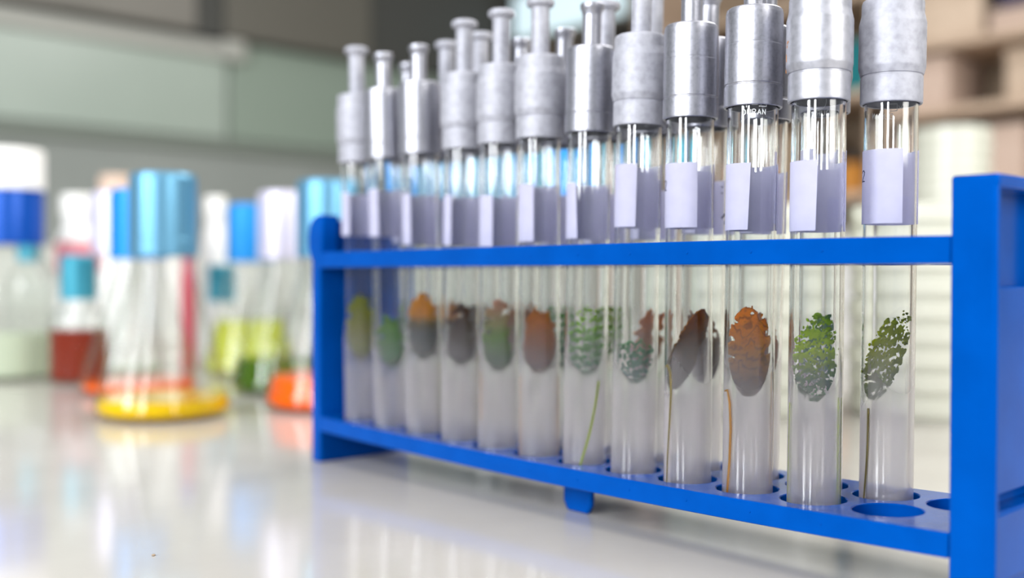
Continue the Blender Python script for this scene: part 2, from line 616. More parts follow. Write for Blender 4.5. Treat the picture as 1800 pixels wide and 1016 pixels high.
def ribbon_on_cyl(strokes, width, r, frame, phi0, z0, thick=0.05):
    """flat strokes (arc length, height) laid round a cylinder; frame(phi) gives the unit direction"""
    V, F = [], []
    for st in strokes:
        fine = []
        for (x0, y0), (x1, y1) in zip(st, st[1:]):
            for t in (0, .34, .67):
                fine.append((x0 + (x1 - x0) * t, y0 + (y1 - y0) * t))
        fine.append(st[-1])
        n0 = len(V)
        for i, p in enumerate(fine):
            a, b = fine[max(i - 1, 0)], fine[min(i + 1, len(fine) - 1)]
            tx, ty = b[0] - a[0], b[1] - a[1]
            L = math.hypot(tx, ty) or 1
            nx, ny = -ty / L * width / 2, tx / L * width / 2
            for (qx, qy, rr) in ((p[0] + nx, p[1] + ny, r + thick), (p[0] - nx, p[1] - ny, r + thick), (p[0] - nx, p[1] - ny, r), (p[0] + nx, p[1] + ny, r)):
                d = frame(phi0 + qx / r)
                V.append((d.x * rr, d.y * rr, z0 + qy))
        for i in range(len(fine) - 1):
            for k in range(4):
                a = n0 + i * 4 + k
                b = n0 + i * 4 + (k + 1) % 4
                F.append((a, b, b + 4, a + 4))
        F.append((n0, n0 + 1, n0 + 2, n0 + 3))
        e = n0 + (len(fine) - 1) * 4
        F.append((e + 3, e + 2, e + 1, e))
    return V, F


def label_mesh(frame, phi_w, phi_r, z0, z1, skew_w=0.0, skew_r=0.0, dz=0.0):
    """paper strip from its front edge phi_w leftwards round the back to phi_r"""
    V, F = [], []
    a0, a1 = phi_w, phi_r - 2 * math.pi
    n = 40
    for i in range(n + 1):
        t = i / n
        for rr in (8.06, 8.20):
            for zz, sgn in ((z0, -1), (z1, 1)):
                a = a0 + (a1 - a0) * t
                if t < .03:
                    a += sgn * skew_w
                if t > .97:
                    a += sgn * skew_r
                d = frame(a)
                V.append((d.x * rr, d.y * rr, zz + dz * (t - .5)))
    for i in range(n):
        b = i * 4
        F += [(b, b + 4, b + 5, b + 1), (b + 2, b + 3, b + 7, b + 6), (b, b + 2, b + 6, b + 4), (b + 1, b + 5, b + 7, b + 3)]
    F += [(0, 1, 3, 2), (n * 4, n * 4 + 2, n * 4 + 3, n * 4 + 1)]
    return mesh_of('paper_label', V, F, M['paper'], angle=50)


def gel_mesh(dirv, z_lo, z_hi):
    R, n, rows = 7.30, 56, 16
    zc, mz = (z_lo + z_hi) / 2, (z_hi - z_lo) / 2
    V, T = [(0, 0, 1.35)], [13.0]

    def thick(c, z):
        # gel behind a wall point, straight through to the far wall or the slope
        g = mz * c
        t = 2 * R
        if abs(g) > 1e-6:
            s_ = R * (1 - (z - zc) / g)
            if g > 0:
                t = min(t, max(0.0, s_))
            elif z > z_lo:
                t = min(t, max(0.0, 2 * R - max(0.0, s_)) * .3)
        elif z > zc:
            t = 0
        return t
    for r, z in ((5.3, 1.4), (6.4, 2.0)):
        for i in range(n):
            a = 2 * math.pi * i / n
            V.append((r * math.cos(a), r * math.sin(a), z))
            T.append(13.0)
    for k in range(rows + 1):
        for i in range(n):
            a = 2 * math.pi * i / n
            c = math.cos(a) * dirv.x + math.sin(a) * dirv.y
            ztop = zc + mz * c + 0.5
            z = 3.3 + (ztop - 3.3) * k / rows
            V.append((R * math.cos(a), R * math.sin(a), z))
            T.append(thick(c, z) * (1 + 1.6 * min(1, max(0, (z_lo - z) / 4)) if c < 0 else 1.0))
    for r in (R * 0.94, R * 0.5):
        for i in range(n):
            a = 2 * math.pi * i / n
            c = math.cos(a) * dirv.x + math.sin(a) * dirv.y
            V.append((r * math.cos(a), r * math.sin(a), zc + mz * c * r / R))
            T.append(0.6)
    V.append((0, 0, zc))
    T.append(0.6)
    F = [(0, 1 + (i + 1) % n, 1 + i) for i in range(n)]
    nr = 2 + rows + 1 + 2
    for k in range(nr - 1):
        for i in range(n):
            a, b = 1 + k * n + i, 1 + k * n + (i + 1) % n
            F.append((a, b, b + n, a + n))
    L = 1 + (nr - 1) * n
    F += [(L + i, L + (i + 1) % n, len(V) - 1) for i in range(n)]
    me = mesh_of('agar_slant', V, F, M['gel'], angle=50)
    at = me.attributes.new('thick', 'FLOAT', 'POINT')
    at.data.foreach_set('value', T)
    return me


def colony_mesh(mat, dirv, z_lo, z_hi, seed, top=0.95, ragged=0.25, lace=0.0, thick=0.9, u0=-1.0, u1=1.0, taper=0.5, dots=0, low=-0.97, wrinkle=0.5, marks=()):
    """growth smeared on the slope: a relief sheet with a ragged outline, optional lacework and dots"""
    R = 7.0
    side = Vector((-dirv.y, dirv.x, 0)) * -1
    zc, mz = (z_lo + z_hi) / 2, (z_hi - z_lo) / 2
    slope = Vector((dirv.x * R, dirv.y * R, mz))
    nrm = side.cross(slope).normalized()
    if nrm.z < 0:
        nrm = -nrm
    nu, nw = 64, 116
    o = Vector((seed * 13.1, seed * 7.7, seed * 3.3))
    V, W, CR, F, idx = [], [], [], [], {}

    def inside(u, w):
        if u * u + w * w > 0.985:
            return False
        n1 = noise.fractal(Vector((u * 3.2, w * 5.0, 0)) + o, 0.9, 2.1, 4)
        n2 = noise.noise(Vector((u * 2.0, w * 9.0, 4)) + o)
        h = (w - low) / (top - low)
        if h < 0 or h > 1 + ragged * (n2 * .5 + .8 * noise.noise(Vector((u * 3.4, w * 6, 8)) + o)) - .25 * u * u:
            return False
        half = 1.12 - (taper + .25) * max(0, h - .2) ** 1.15 + ragged * 1.7 * n1 + ragged * .45 * math.sin(w * 17 + seed) * (1 if u > 0 else -.6)
        half = max(min(half, 1.0 + ragged * .3), .12)
        mid = (u0 + u1) / 2
        hw = (u1 - u0) / 2
        if abs(u - mid) > hw * half + 0.05:
            return False
        if lace > 0:
            c = noise.fractal(Vector((u * 8.5, w * 17, 9)) + o, 0.9, 2.0, 3) + .35 * math.sin(w * 26 + 2 * u + 3 * n1)
            if c < -0.55 + lace * (0.65 + 0.75 * h):
                return False
        return True
    for j in range(nw + 1):
        for i in range(nu + 1):
            u, w = -1 + 2 * i / nu, -1 + 2 * j / nw
            u += 0.25 / nu * noise.noise(Vector((i * 1.7, j * 1.3, seed)))
            if inside(u, w):
                idx[(i, j)] = len(V)
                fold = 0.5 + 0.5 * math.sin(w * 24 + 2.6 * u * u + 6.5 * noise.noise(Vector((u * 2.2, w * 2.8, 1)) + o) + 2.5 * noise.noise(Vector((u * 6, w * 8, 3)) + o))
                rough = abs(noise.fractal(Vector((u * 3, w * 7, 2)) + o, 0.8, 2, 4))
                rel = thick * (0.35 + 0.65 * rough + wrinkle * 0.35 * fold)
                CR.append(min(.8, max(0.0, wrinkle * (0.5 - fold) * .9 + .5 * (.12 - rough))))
                p = side * (u * R) + Vector((dirv.x * R * w, dirv.y * R * w, zc + mz * w)) + nrm * (0.12 + rel)
                V.append(p)
                W.append((w + 1) / 2)
    q = {}
    for j in range(nw):
        for i in range(nu):
            k = [(i, j), (i + 1, j), (i + 1, j + 1), (i, j + 1)]
            if all(t in idx for t in k):
                F.append(tuple(idx[t] for t in k))
    # back skin on the gel, so that the growth has thickness
    nF = len(F)
    base = len(V)
    for (i, j), k in list(idx.items()):
        p = V[k]
        u, w = p.dot(side) / R, W[k] * 2 - 1
        V.append(side * (u * R * .985) + Vector((dirv.x * R * w, dirv.y * R * w, zc + mz * w)) + nrm * 0.10)
        W.append(W[k])
        CR.append(CR[k])
    order = {k: base + n for n, k in enumerate(idx.values())}
    edges = {}
    for f in F[:nF]:
        for a, b in zip(f, f[1:] + f[:1]):
            edges[(a, b)] = 1
    F += [tuple(order[v] for v in reversed(f)) for f in F[:nF]]
    for (a, b) in edges:
        if (b, a) not in edges:
            F.append((b, a, order[a], order[b]))
    r2 = random.Random(seed)
    spots = list(marks)
    for _ in range(dots):
        w = r2.uniform(low, min(top + 0.12, .93))
        u = r2.uniform(u0, u1) * math.sqrt(max(0, 1 - w * w)) * .95
        spots.append((u, w, r2.choice((0.16, 0.2, 0.25, 0.3, 0.42, 0.6))))
    for u, w, rr in spots:
        c = side * (u * R) + Vector((dirv.x * R * w, dirv.y * R * w, zc + mz * w)) + nrm * 0.2
        n0 = len(V)
        t1, t2 = side, slope.normalized()
        for (la, ra) in ((0.0, 1.0), (0.55, 0.75)):
            for k in range(8):
                a = 2 * math.pi * k / 8
                V.append(c + (t1 * math.cos(a) * 1.15 + t2 * math.sin(a)) * rr * ra + nrm * la * rr)
                W.append((w + 1) / 2)
        V.append(c + nrm * rr * .8)
        W.append((w + 1) / 2)
        V.append(c)
        W.append((w + 1) / 2)
        for k in range(8):
            k2 = (k + 1) % 8
            F.append((n0 + k, n0 + k2, n0 + 8 + k2, n0 + 8 + k))
            F.append((n0 + 8 + k, n0 + 8 + k2, n0 + 16))
            F.append((n0 + k2, n0 + k, n0 + 17))
    me = bpy.data.meshes.new('algae_colony')
    me.from_pydata([tuple(Vector(v) * MM) for v in V], [], F)
    at = me.attributes.new('w', 'FLOAT', 'POINT')
    at.data.foreach_set('value', W)
    CR += [0.25] * (len(V) - len(CR))
    a2 = me.attributes.new('crease', 'FLOAT', 'POINT')
    a2.data.foreach_set('value', CR)
    me.materials.append(mat)
    me.shade_smooth()
    return me


C = {
    'olive': colony_mat('olive_growth', srgb(134, 142, 4), srgb(136, 136, 10), srgb(112, 120, 40), srgb(96, 104, 4)),
    'green': colony_mat('green_growth', srgb(92, 144, 6), srgb(60, 128, 24), srgb(34, 110, 66), srgb(36, 92, 6)),
    'amber_teal': colony_mat('amber_and_teal_growth', srgb(206, 140, 0), srgb(84, 76, 16), srgb(14, 52, 50), srgb(54, 48, 6), pos=(.42, .55, .70)),
    'dark_brown': colony_mat('dark_brown_growth', srgb(74, 40, 2), srgb(58, 40, 22), srgb(44, 46, 50), srgb(36, 22, 2)),
    'green_pink': colony_mat('green_growth_pink_tip', srgb(186, 140, 118), srgb(84, 130, 4), srgb(36, 86, 44), srgb(40, 86, 2), pos=(.2, .5, .93)),
    'russet': colony_mat('russet_growth', srgb(176, 104, 2), srgb(138, 76, 4), srgb(84, 50, 44), srgb(92, 50, 2)),
    'pale_green': colony_mat('lacy_green_growth', srgb(134, 178, 24), srgb(74, 146, 20), srgb(20, 104, 70), srgb(30, 112, 8)),
    'teal_green': colony_mat('teal_green_growth', srgb(60, 140, 36), srgb(26, 110, 52), srgb(8, 92, 80), srgb(16, 90, 40)),
    'umber': colony_mat('umber_growth', srgb(138, 76, 0), srgb(80, 52, 0), srgb(36, 32, 30), srgb(34, 18, 0)),
    'orange': colony_mat('orange_brown_growth', srgb(202, 120, 2), srgb(160, 104, 6), srgb(70, 54, 50), srgb(58, 30, 1)),
    'bright_green': colony_mat('bright_green_growth', srgb(128, 166, 0), srgb(158, 182, 0), srgb(14, 84, 40), srgb(34, 96, 0), pos=(.25, .6, .9)),
    'moss': colony_mat('moss_green_growth', srgb(128, 138, 0), srgb(122, 130, 4), srgb(80, 100, 50), srgb(84, 94, 0), gain=2.1),
}
M['strand_olive'] = principled('olive_strand', srgb(112, 94, 0), 0.5)
M['strand_amber'] = principled('amber_strand', srgb(158, 104, 0), 0.5)
M['strand_green'] = principled('yellow_green_strand', srgb(140, 156, 10), 0.5)

CAP_Z = 141.0


def make_tube(X, Y, kind, lean_mm, label_txt, row, lab, colony=None, slant=(50, 79), az=0.0, strands=(), prints=(), cap_dz=0.0, group=None):
    zb = ZSB + 0.9 + sag(X, 2.25) + 0.05
    t = empty('test_tube', (X, Y, zb))
    tag(t, label_txt, 'test tube')
    f = Vector((X - CAM.x, Y - CAM.y, 0)).normalized()
    side = Vector((f.y, -f.x, 0))
    d = -f
    t.rotation_mode = 'QUATERNION'
    ax = (side * lean_mm + Vector((0, 0, 125))).normalized()
    t.rotation_quaternion = Vector((0, 0, 1)).rotation_difference(ax)

    def frame(phi):
        return d * math.cos(phi) + side * math.sin(phi)
    R = math.radians
    link('glass_tube', glass_me, t)
    cz = CAP_Z - zb + cap_dz
    cap = link('cap', CAP_A if kind == 'A' else CAP_B, t, (0, 0, cz))
    cap.rotation_euler = (R(rnd.uniform(-.5, .5)), R(rnd.uniform(-.5, .5)), rnd.uniform(0, 6))
    if lean_mm == .9:
        cap.data = CAP_A_BRIGHT
    link('cap_stem', STEM_A if kind == 'A' else STEM_B, cap)
    if lab:
        pw, prr, z0, z1 = lab[:4]
        link('paper_label', label_mesh(frame, R(pw), R(prr), z0 - zb, z1 - zb, *(lab[4:])), t)
    if colony:
        dirv = frame(R(az))
        lo, hi = slant[0] - zb, slant[1] - zb
        link('agar_slant', gel_mesh(dirv, lo, hi), t)
        cm = dict(colony)
        mat = C[cm.pop('mat')]
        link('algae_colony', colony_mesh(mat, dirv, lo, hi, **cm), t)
    for pts, r, mat in strands:
        # strand points: (phi in degrees, height above the bench)
        P = [frame(R(a)) * 7.12 + Vector((0, 0, z - zb)) for a, z in pts]
        link('growth_strand', mesh_of('growth_strand', *tube_along(P, r, 8), M[mat]), t)
    for strokes, width, phi, z, mat, rr, nm in prints:
        link(nm, mesh_of(nm, *ribbon_on_cyl(strokes, width, rr, frame, R(phi), z - zb), M[mat], smooth=False), t)
    return t


def strand(a0, z0, a1, z1, bend=0, n=12):
    out = []
    for i in range(n + 1):
        s = i / n
        out.append((a0 + (a1 - a0) * s + bend * math.sin(math.pi * s), z0 + (z1 - z0) * s))
    return out


def K(mat, seed, **kw):
    return dict(mat=mat, seed=seed, **kw)


ring = [[(2.6 * math.cos(a / 12 * math.pi), 2.6 * math.sin(a / 12 * math.pi)) for a in range(11, 26)]]
bracket = [[(-4.2, 1.2), (-2.4, 1.2), (-2.4, .2)], [(-1.6, 1.6), (-.6, 1.0), (.9, 1.0), (1.6, 1.6)], [(1.4, .5), (3.9, .5), (3.9, 1.5), (2.8, 1.5), (1.9, .8)]]
square = [[(-1.4, 0), (1.4, 0), (1.4, 2.2), (-1.4, 2.2), (-1.4, 0)], [(-3.6, 2.0), (-2.4, .6), (-1.9, 1.6)]]
speckle = []
for _ in range(34):
    sx, sy = rnd.uniform(-.5, 2.4), rnd.uniform(-14, 1)
    speckle.append([(sx, sy), (sx + rnd.uniform(.15, .5), sy + rnd.uniform(-.15, .15))])
F0 = lambda n: (-n * PITCH, 0.0)
B0 = lambda k: (R2X - (k - 1) * PITCH, R2Y)

# front row, left to right
make_tube(*F0(11), 'A', -1.7, 'front-row tube with olive yellow growth, beside the rack left end panel', 'f', (-33, 85, 107, 127),
          K('olive', 11, top=.95, taper=.45, ragged=.2), (47, 80))
make_tube(*F0(10), 'B', -2.9, 'front-row tube with slanting green growth and short flared cap, second from left', 'f', (-29, 85, 106, 127.5),
          K('green', 12, top=.55, taper=.55, ragged=.3, u0=-.9), (45, 77), az=-8)
make_tube(*F0(9), 'B', -2.1, 'front-row tube whose growth is amber on top and dark teal below', 'f', (-34, 85, 102, 124),
          K('amber_teal', 13, top=.97, taper=.4, ragged=.2), (50, 81), strands=[(strand(62, 50, 60, 18), .25, 'strand_olive')])
make_tube(*F0(8), 'A', 1.5, 'front-row tube with dark brown jagged growth, right of the amber and teal one', 'f', (-37, 85, 101, 122),
          K('dark_brown', 14, top=.95, taper=.75, ragged=.34), (49, 77), strands=[(strand(70, 56, 66, 18), .25, 'strand_olive')])
make_tube(*F0(7), 'A', .75, 'front-row tube with banded green growth ending in a pinkish tip', 'f', (-20, 85, 100, 120.5),
          K('green_pink', 15, top=.97, taper=.75, ragged=.3, u0=-.85), (48, 79), strands=[(strand(-66, 50, -62, 30), .25, 'strand_amber')])
make_tube(*F0(6), 'A', 0, 'front-row tube with smooth russet brown pointed growth over pinkish agar', 'f', (-16, 85, 101.5, 123.5, 0, 0, 0),
          K('russet', 16, top=.95, taper=.62, ragged=.18), (49, 77), strands=[(strand(-72, 50, -70, 18), .25, 'strand_amber'), (strand(74, 50, 70, 18), .25, 'strand_amber')])
make_tube(*F0(5), 'B', 1.7, 'front-row tube with lacy light green growth and one thin green strand', 'f', (-32, 85, 102, 122.5, -.06),
          K('pale_green', 17, top=.92, taper=.35, ragged=.25, lace=.40, dots=60), (50, 78), strands=[(strand(40, 50, -14, 18, 6), .42, 'strand_green')])
make_tube(*F0(4), 'A', 1.6, 'front-row tube with blue-green growth under a clear empty wedge of agar', 'f', (-4, 82, 105.5, 127.5, .02),
          K('teal_green', 18, top=.12, taper=.2, ragged=.42, lace=.16), (49, 77))
make_tube(*F0(3), 'B', .45, 'front-row tube with dark umber growth cut off straight on its right', 'f', (18, 85, 104.5, 126.0),
          K('umber', 19, top=.96, taper=.35, ragged=.16, u0=-.95, u1=1.1, wrinkle=.9), (49, 77.5), az=46,
          strands=[([(-80, 57.5), (-66, 58.5), (-52, 56), (-48, 50), (-52, 40), (-60, 28), (-64, 18)], [.25, .45, .52, .5, .46, .44, .42], 'strand_olive')],
          prints=[(text_strokes('2', 3.4), .35, -74, 117, 'ink', 8.21, 'handwriting')])
make_tube(*F0(2), 'B', 1.2, 'front-row tube with wrinkled orange-brown growth and an amber strand at left', 'f', (-5, 78, 103, 124, .045, .03),
          K('orange', 20, top=.97, taper=.38, ragged=.22, wrinkle=1.3, thick=1.2), (48.5, 79), cap_dz=1.0,
          strands=[([(-76, 51.5), (-60, 52), (-50, 48), (-46, 40), (-48, 30), (-56, 18)], [.35, .55, .55, .52, .52, .6], 'strand_amber'), (strand(78, 58, 84, 18), .25, 'strand_amber')],
          prints=[(text_strokes('DURAN', 1.65), .2, 3, 139.0, 'enamel', 8.01, 'glass_print'), (bracket, .2, 3, 141.1, 'enamel', 8.01, 'glass_logo')])
make_tube(*F0(1), 'A', .9, 'front-row tube with bright green speckled growth topped by one dark dot', 'f', (-2, 80, 102, 123, .03, .03),
          K('bright_green', 21, top=.80, taper=.22, ragged=.26, lace=.22, dots=90, thick=1.0, marks=[(.02, .90, 1.15), (-.45, .62, .9), (-.62, .36, .8), (-.66, .1, .7)]), (49, 78), az=6,
          strands=[(strand(-72, 50, -78, 18), .3, 'strand_green'), (strand(78, 52, 80, 18), .5, 'strand_green')],
          prints=[(text_strokes('DURAN', 1.65), .2, 181, 138.2, 'enamel', 8.01, 'glass_print'), (ring, .2, 181, 142.6, 'enamel', 8.01, 'glass_logo'),
                  ([[(0, 0), (.5, .5), (1.1, .6)], [(-.2, -1.2), (0, -.4)]], .45, -72, 158.6, 'rust', 9.88, 'rust_spot'), ([[(0, 0), (.3, -2.2)], [(-.4, -4.6), (.2, -5.6)]], .5, -78, 155.6, 'rust', 9.86, 'rust_spot'),
                  (speckle, .34, 52, 45, 'strand_green', 7.15, 'growth_specks')])

# back row, right to left
make_tube(*B0(1), 'A', .8, 'back-row tube with moss green growth behind the empty front hole', 'b', (26, 86, 104.5, 127, 0, .02),
          K('moss', 22, top=.86, taper=.35, ragged=.3, lace=.18, dots=120, u0=-.95, u1=1.2), (49, 79), az=38, cap_dz=.2,
          strands=[(strand(-46, 48, -58, 19, 4), .42, 'strand_olive')],
          prints=[(text_strokes('2', 3.4), .33, -70, 117.5, 'ink', 8.21, 'handwriting'), (text_strokes('DURAN', 1.65), .16, 202, 138.0, 'enamel', 8.01, 'glass_print'), (square, .2, 176, 140.5, 'enamel', 8.01, 'glass_logo')])
back = [
    (2, 'A', .6, 'green', 'back-row tube seen between the bright green and orange-brown front tubes', (-10, 60, 106, 129)),
    (3, 'B', 2.6, 'russet', 'back-row tube seen just right of the orange-brown front tube', (-20, 85, 103, 124)),
    (4, 'B', 2.4, 'umber', 'back-row tube with ink marks on its label, right of the umber front tube', (-20, 82, 103.5, 123)),
    (5, 'A', 1.4, 'orange', 'back-row tube with orange growth right of the blue-green front tube', (-30, 85, 102, 121)),
    (6, 'A', 1.7, 'pale_green', 'back-row tube with yellow-green growth right of the lacy green front tube', (-30, 85, 101, 121)),
    (7, 'B', 2.2, 'teal_green', 'back-row tube with dark green growth left of the lacy green front tube', (-30, 85, 101, 122)),
    (8, 'B', 1.6, 'russet', 'back-row tube with short flared cap stem left of the russet front tube', (-30, 85, 101, 122)),
    (9, 'A', .5, 'dark_brown', 'back-row tube with a brown sliver of growth right of the dark brown front tube', (-30, 85, 102, 122)),
    (10, 'A', .2, 'amber_teal', 'back-row tube with a round knob cap between the amber and dark brown front tubes', (-30, 85, 102, 124)),
    (11, 'B', -2.0, 'green', 'back-row tube with a narrow cap stem just left of the amber front tube', (-30, 85, 104, 126)),
]
for k, kind, lean, mat, txt, lab in back:
    pr_ = []
    if k == 4:
        pr_ = [([[(0, 0), (.15, .5)], [(0, 2.2), (.2, 2.6)], [(0.2, -8.6), (2.4, -7.0)], [(2.2, -9.6), (2.6, -10.6)]], .7, 46, 117.5, 'ink', 8.21, 'handwriting')]
    make_tube(*B0(k), kind, lean, txt, 'b', lab, K(mat, 30 + k, top=.9, taper=.45, ragged=.25, lace=.15 if 'green' in mat else 0), (49, 78), az=rnd.uniform(-15, 25), prints=pr_)


# ------------------------------------------------------------------ flasks and bottles behind
def liquid_mat(name, color, dens=1.0):
    m = principled(name, color, 0.12, 0.0)
    b = m.node_tree.nodes['Principled BSDF']
    b.inputs['Transmission Weight'].default_value = 0.35
    b.inputs['IOR'].default_value = 1.33
    return m


LQ = {
    'yellow': liquid_mat('yellow_liquid', srgb(244, 204, 0)),
    'orange': liquid_mat('orange_liquid', srgb(255, 110, 0)),
    'red': liquid_mat('brick_red_liquid', srgb(140, 50, 30)),
    'dark_green': liquid_mat('dark_green_liquid', srgb(72, 104, 10)),
    'lime': liquid_mat('lime_liquid', srgb(200, 206, 80)),
    'pale': liquid_mat('pale_liquid', srgb(212, 220, 196)),
}


def cap_paint(name, col, rough=.32, metal=.75):
    m = principled(name, col, rough, metal)
    return m


CP = {
    'steel_blue': cap_paint('steel_blue_cap_foil', srgb(104, 160, 190), .34, .7),
    'blue': cap_paint('blue_cap_foil', srgb(0, 132, 206), .4, .3),
    'silver': cap_paint('silver_cap_foil', srgb(212, 208, 226), .4, .5),
    'teal': cap_paint('teal_cap_foil', srgb(60, 150, 172), .4, .4),
    'royal': cap_paint('royal_blue_collar', srgb(0, 76, 172), .25, .3),
    'white': cap_paint('white_plastic_cap', srgb(238, 236, 232), .5, 0),
}
_fl = {}


def flask_meshes(rb, h):
    """Erlenmeyer profile: base radius rb, height to the rim h"""
    key = (rb, h)
    if key in _fl:
        return _fl[key]
    rn = rb * 0.43
    zc = h * 0.66
    out = [(0, 0.0), (rb * .86, 0), (rb * .96, 1.5), (rb, 5), (rb * .985, 9)]
    inn = [(rn - 1.6, h), (rn - 1.6, zc + 4)]
    for t in (.25, .5, .75, .95):
        out.append((rb * .985 + (rn - rb * .985) * t, 9 + (zc - 9) * t))
    out += [(rn, zc + 3), (rn, h - 3), (rn + 1.2, h - 1.5), (rn + 1.0, h)]
    for t in (.95, .75, .5, .25):
        inn.append((rb * .985 + (rn - rb * .985) * t - 1.6, 9 + (zc - 9) * t))
    inn += [(rb * .985 - 1.6, 9), (rb - 1.7, 5), (rb * .95 - 1.5, 2.6), (rb * .85, 1.6), (0, 1.6)]
    _fl[key] = mesh_of('glass_body', *lathe(out + inn, 44), M['flask_glass'])
    return _fl[key]


def liquid_mesh(rb, h, level, mat):
    zc, rn = h * .66, rb * .43
    def rad(z):
        return rb * .985 + (rn - rb * .985) * max(0, z - 9) / (zc - 9) - 1.9
    prof = [(0, 1.75), (rb * .84, 1.75), (rb * .94 - 1.6, 2.8), (rb - 2.0, 5.2)]
    for z in (9, 14, 20, 28, 38):
        if z < level:
            prof.append((rad(z), z))
    prof += [(rad(level) if level > 9 else rb - 2.0, level), (0, level - .3)]
    return mesh_of('liquid', *lathe(prof, 40), LQ[mat])


def cap_mesh(rc, zlo, zhi, mat):
    return mesh_of('cap', *lathe([(rc - .9, zlo), (rc, zlo), (rc + .1, zlo + 1), (rc + .1, zlo + 10), (rc - .25, zlo + 10.6), (rc, zlo + 11.2), (rc, zhi - 3), (rc - .8, zhi - .8), (rc - 2.6, zhi), (0, zhi), (0, zhi - 1.2), (rc - 2.8, zhi - 1.2), (rc - .9, zhi - 3)], 44), CP[mat])


def flask(x, y, label_txt, cap, liquid=None, level=11, rb=42, h=146, rc=None, zlo=None):
    f = empty('erlenmeyer_flask', (x, y, 0.1))
    tag(f, label_txt, 'flask')
    link('glass_body', flask_meshes(rb, h), f)
    rc = rc or rb * .43 + 2.6
    link('cap', cap_mesh(rc, zlo if zlo else h * .685, h + 5.5, cap), f)
    if liquid:
        link('liquid', liquid_mesh(rb, h, level, liquid), f)
    return f


flask(-482.8, 1.7, 'conical flask with steel blue cap and a layer of yellow liquid', 'steel_blue', 'yellow', 12)
flask(-450.2, 101.5, 'conical flask with pale blue cap and orange liquid touching the rack left end', 'steel_blue', 'orange', 22)
flask(-614.2, 42.4, 'conical flask with bright blue cap and orange liquid behind the yellow one', 'blue', 'orange', 9)
flask(-775.6, 90.6, 'clear conical flask with silver cap behind the blue capped orange one', 'silver', 'pale', 8, h=156)
flask(-554.8, 131.3, 'conical flask with silver cap and dark green liquid between orange and yellow flasks', 'silver', 'dark_green', 26)
flask(-702.4, 182.6, 'conical flask with bright blue cap and lime yellow contents', 'blue', 'lime', 48)
flask(-522.9, 222.2, 'tall narrow flask with blue cap, leftmost behind the rack', 'blue', 'pale', 30, rb=33, h=182)
flask(-403.6, 210.4, 'tall narrow flask with pale blue cap behind the russet front tube', 'steel_blue', 'pale', 26, rb=33, h=182)
flask(-296.0, 179.4, 'tall narrow flask with blue cap behind the lacy green front tube', 'blue', 'pale', 24, rb=33, h=182)
flask(-343.1, 319.7, 'tall narrow flask with teal cap behind the umber front tube', 'teal', 'pale', 20, rb=33, h=182)
flask(-573.6, 308.0, 'tall narrow flask with blue cap far behind the amber front tube', 'steel_blue', 'pale', 22, rb=33, h=190)
flask(-470.0, 317.0, 'tall narrow flask with teal cap far behind the russet front tube', 'teal', 'pale', 22, rb=33, h=190)


def bottle(x, y, label_txt, prof, parts, glassy=True, mat=None, name='lab_bottle', cat='bottle'):
    b = empty(name, (x, y, 0.1))
    tag(b, label_txt, cat)
    link('bottle_body', mesh_of('bottle_body', *lathe(prof, 40), M['flask_glass'] if glassy else mat), b)
    for nm, pf, m in parts:
        link(nm, mesh_of(nm, *lathe(pf, 40), m), b)
    return b


def closed_cap(r, z0, z1):
    return [(0, z0), (r - 1, z0), (r, z0 + 1), (r, z1 - 2), (r - 1.5, z1), (0, z1)]


def skirt_cap(r, z0, z1, wall=1.2):
    return [(r - wall, z0), (r, z0), (r, z1 - 2), (r - 1.5, z1), (0, z1), (0, z1 - wall), (r - wall, z1 - wall - 1)]


# big bottle at the left edge of the view
bottle(-806.4, 11.7, 'large clear lab bottle with white cap over a deep blue collar',
       [(0, 0), (42, 0), (45, 3), (45, 70), (42, 84), (30, 100), (25, 106), (25, 166), (23, 166), (23, 106), (28, 99), (40, 83), (43, 69), (43, 4), (40, 2), (0, 2)],
       [('collar', [(25.4, 114), (27, 114), (27, 160), (25.4, 160)], CP['royal']), ('cap', skirt_cap(27.5, 161, 195), CP['white']),
        ('liquid', [(0, 2.2), (39, 2.2), (42.5, 4.5), (42.5, 40), (0, 39.6)], LQ['pale'])])
m_white = principled('white_plastic', srgb(232, 230, 228), 0.45)
m_pink = principled('pink_red_label', srgb(216, 132, 142), 0.6)
m_beige = principled('beige_plastic', srgb(214, 186, 166), 0.5)
m_redvial = principled('red_plastic', srgb(186, 60, 76), 0.4)


def plain_body(r, h, rn):
    return [(0, 0), (r - 2, 0), (r, 2), (r, h * .78), (r * .9, h * .86), (rn, h * .92), (rn, h), (0, h)]


bottle(-969.3, 130.2, 'white plastic bottle with a pink and red label, left of the silver flask', plain_body(23, 150, 16),
       [('wrap_label', [(23.1, 92), (23.4, 92), (23.4, 122), (23.1, 122)], m_pink), ('cap', closed_cap(18, 150.2, 172), CP['white'])], False, m_white, 'plastic_bottle')
bottle(-1091.4, 219.1, 'beige capped bottle standing farthest back among the left bottles', plain_body(26, 172, 18),
       [('cap', closed_cap(19, 172.2, 206), m_beige)], False, m_white, 'plastic_bottle')
bottle(-1140.0, 300.0, 'white bottle with tall white cap beside the beige capped bottle', plain_body(24, 176, 17),
       [('cap', closed_cap(18, 176.2, 214), CP['white'])], False, m_white, 'plastic_bottle')
bottle(-941.0, 70.0, 'slim clear bottle with teal cap beside the blue-collared bottle',
       [(0, 0), (20, 0), (22, 2), (22, 74), (18, 88), (9, 96), (9, 120), (7.5, 120), (7.5, 96), (16, 87), (20.4, 73), (20.4, 3), (18, 2), (0, 2)],
       [('cap', skirt_cap(10.8, 101, 152), CP['teal'])])
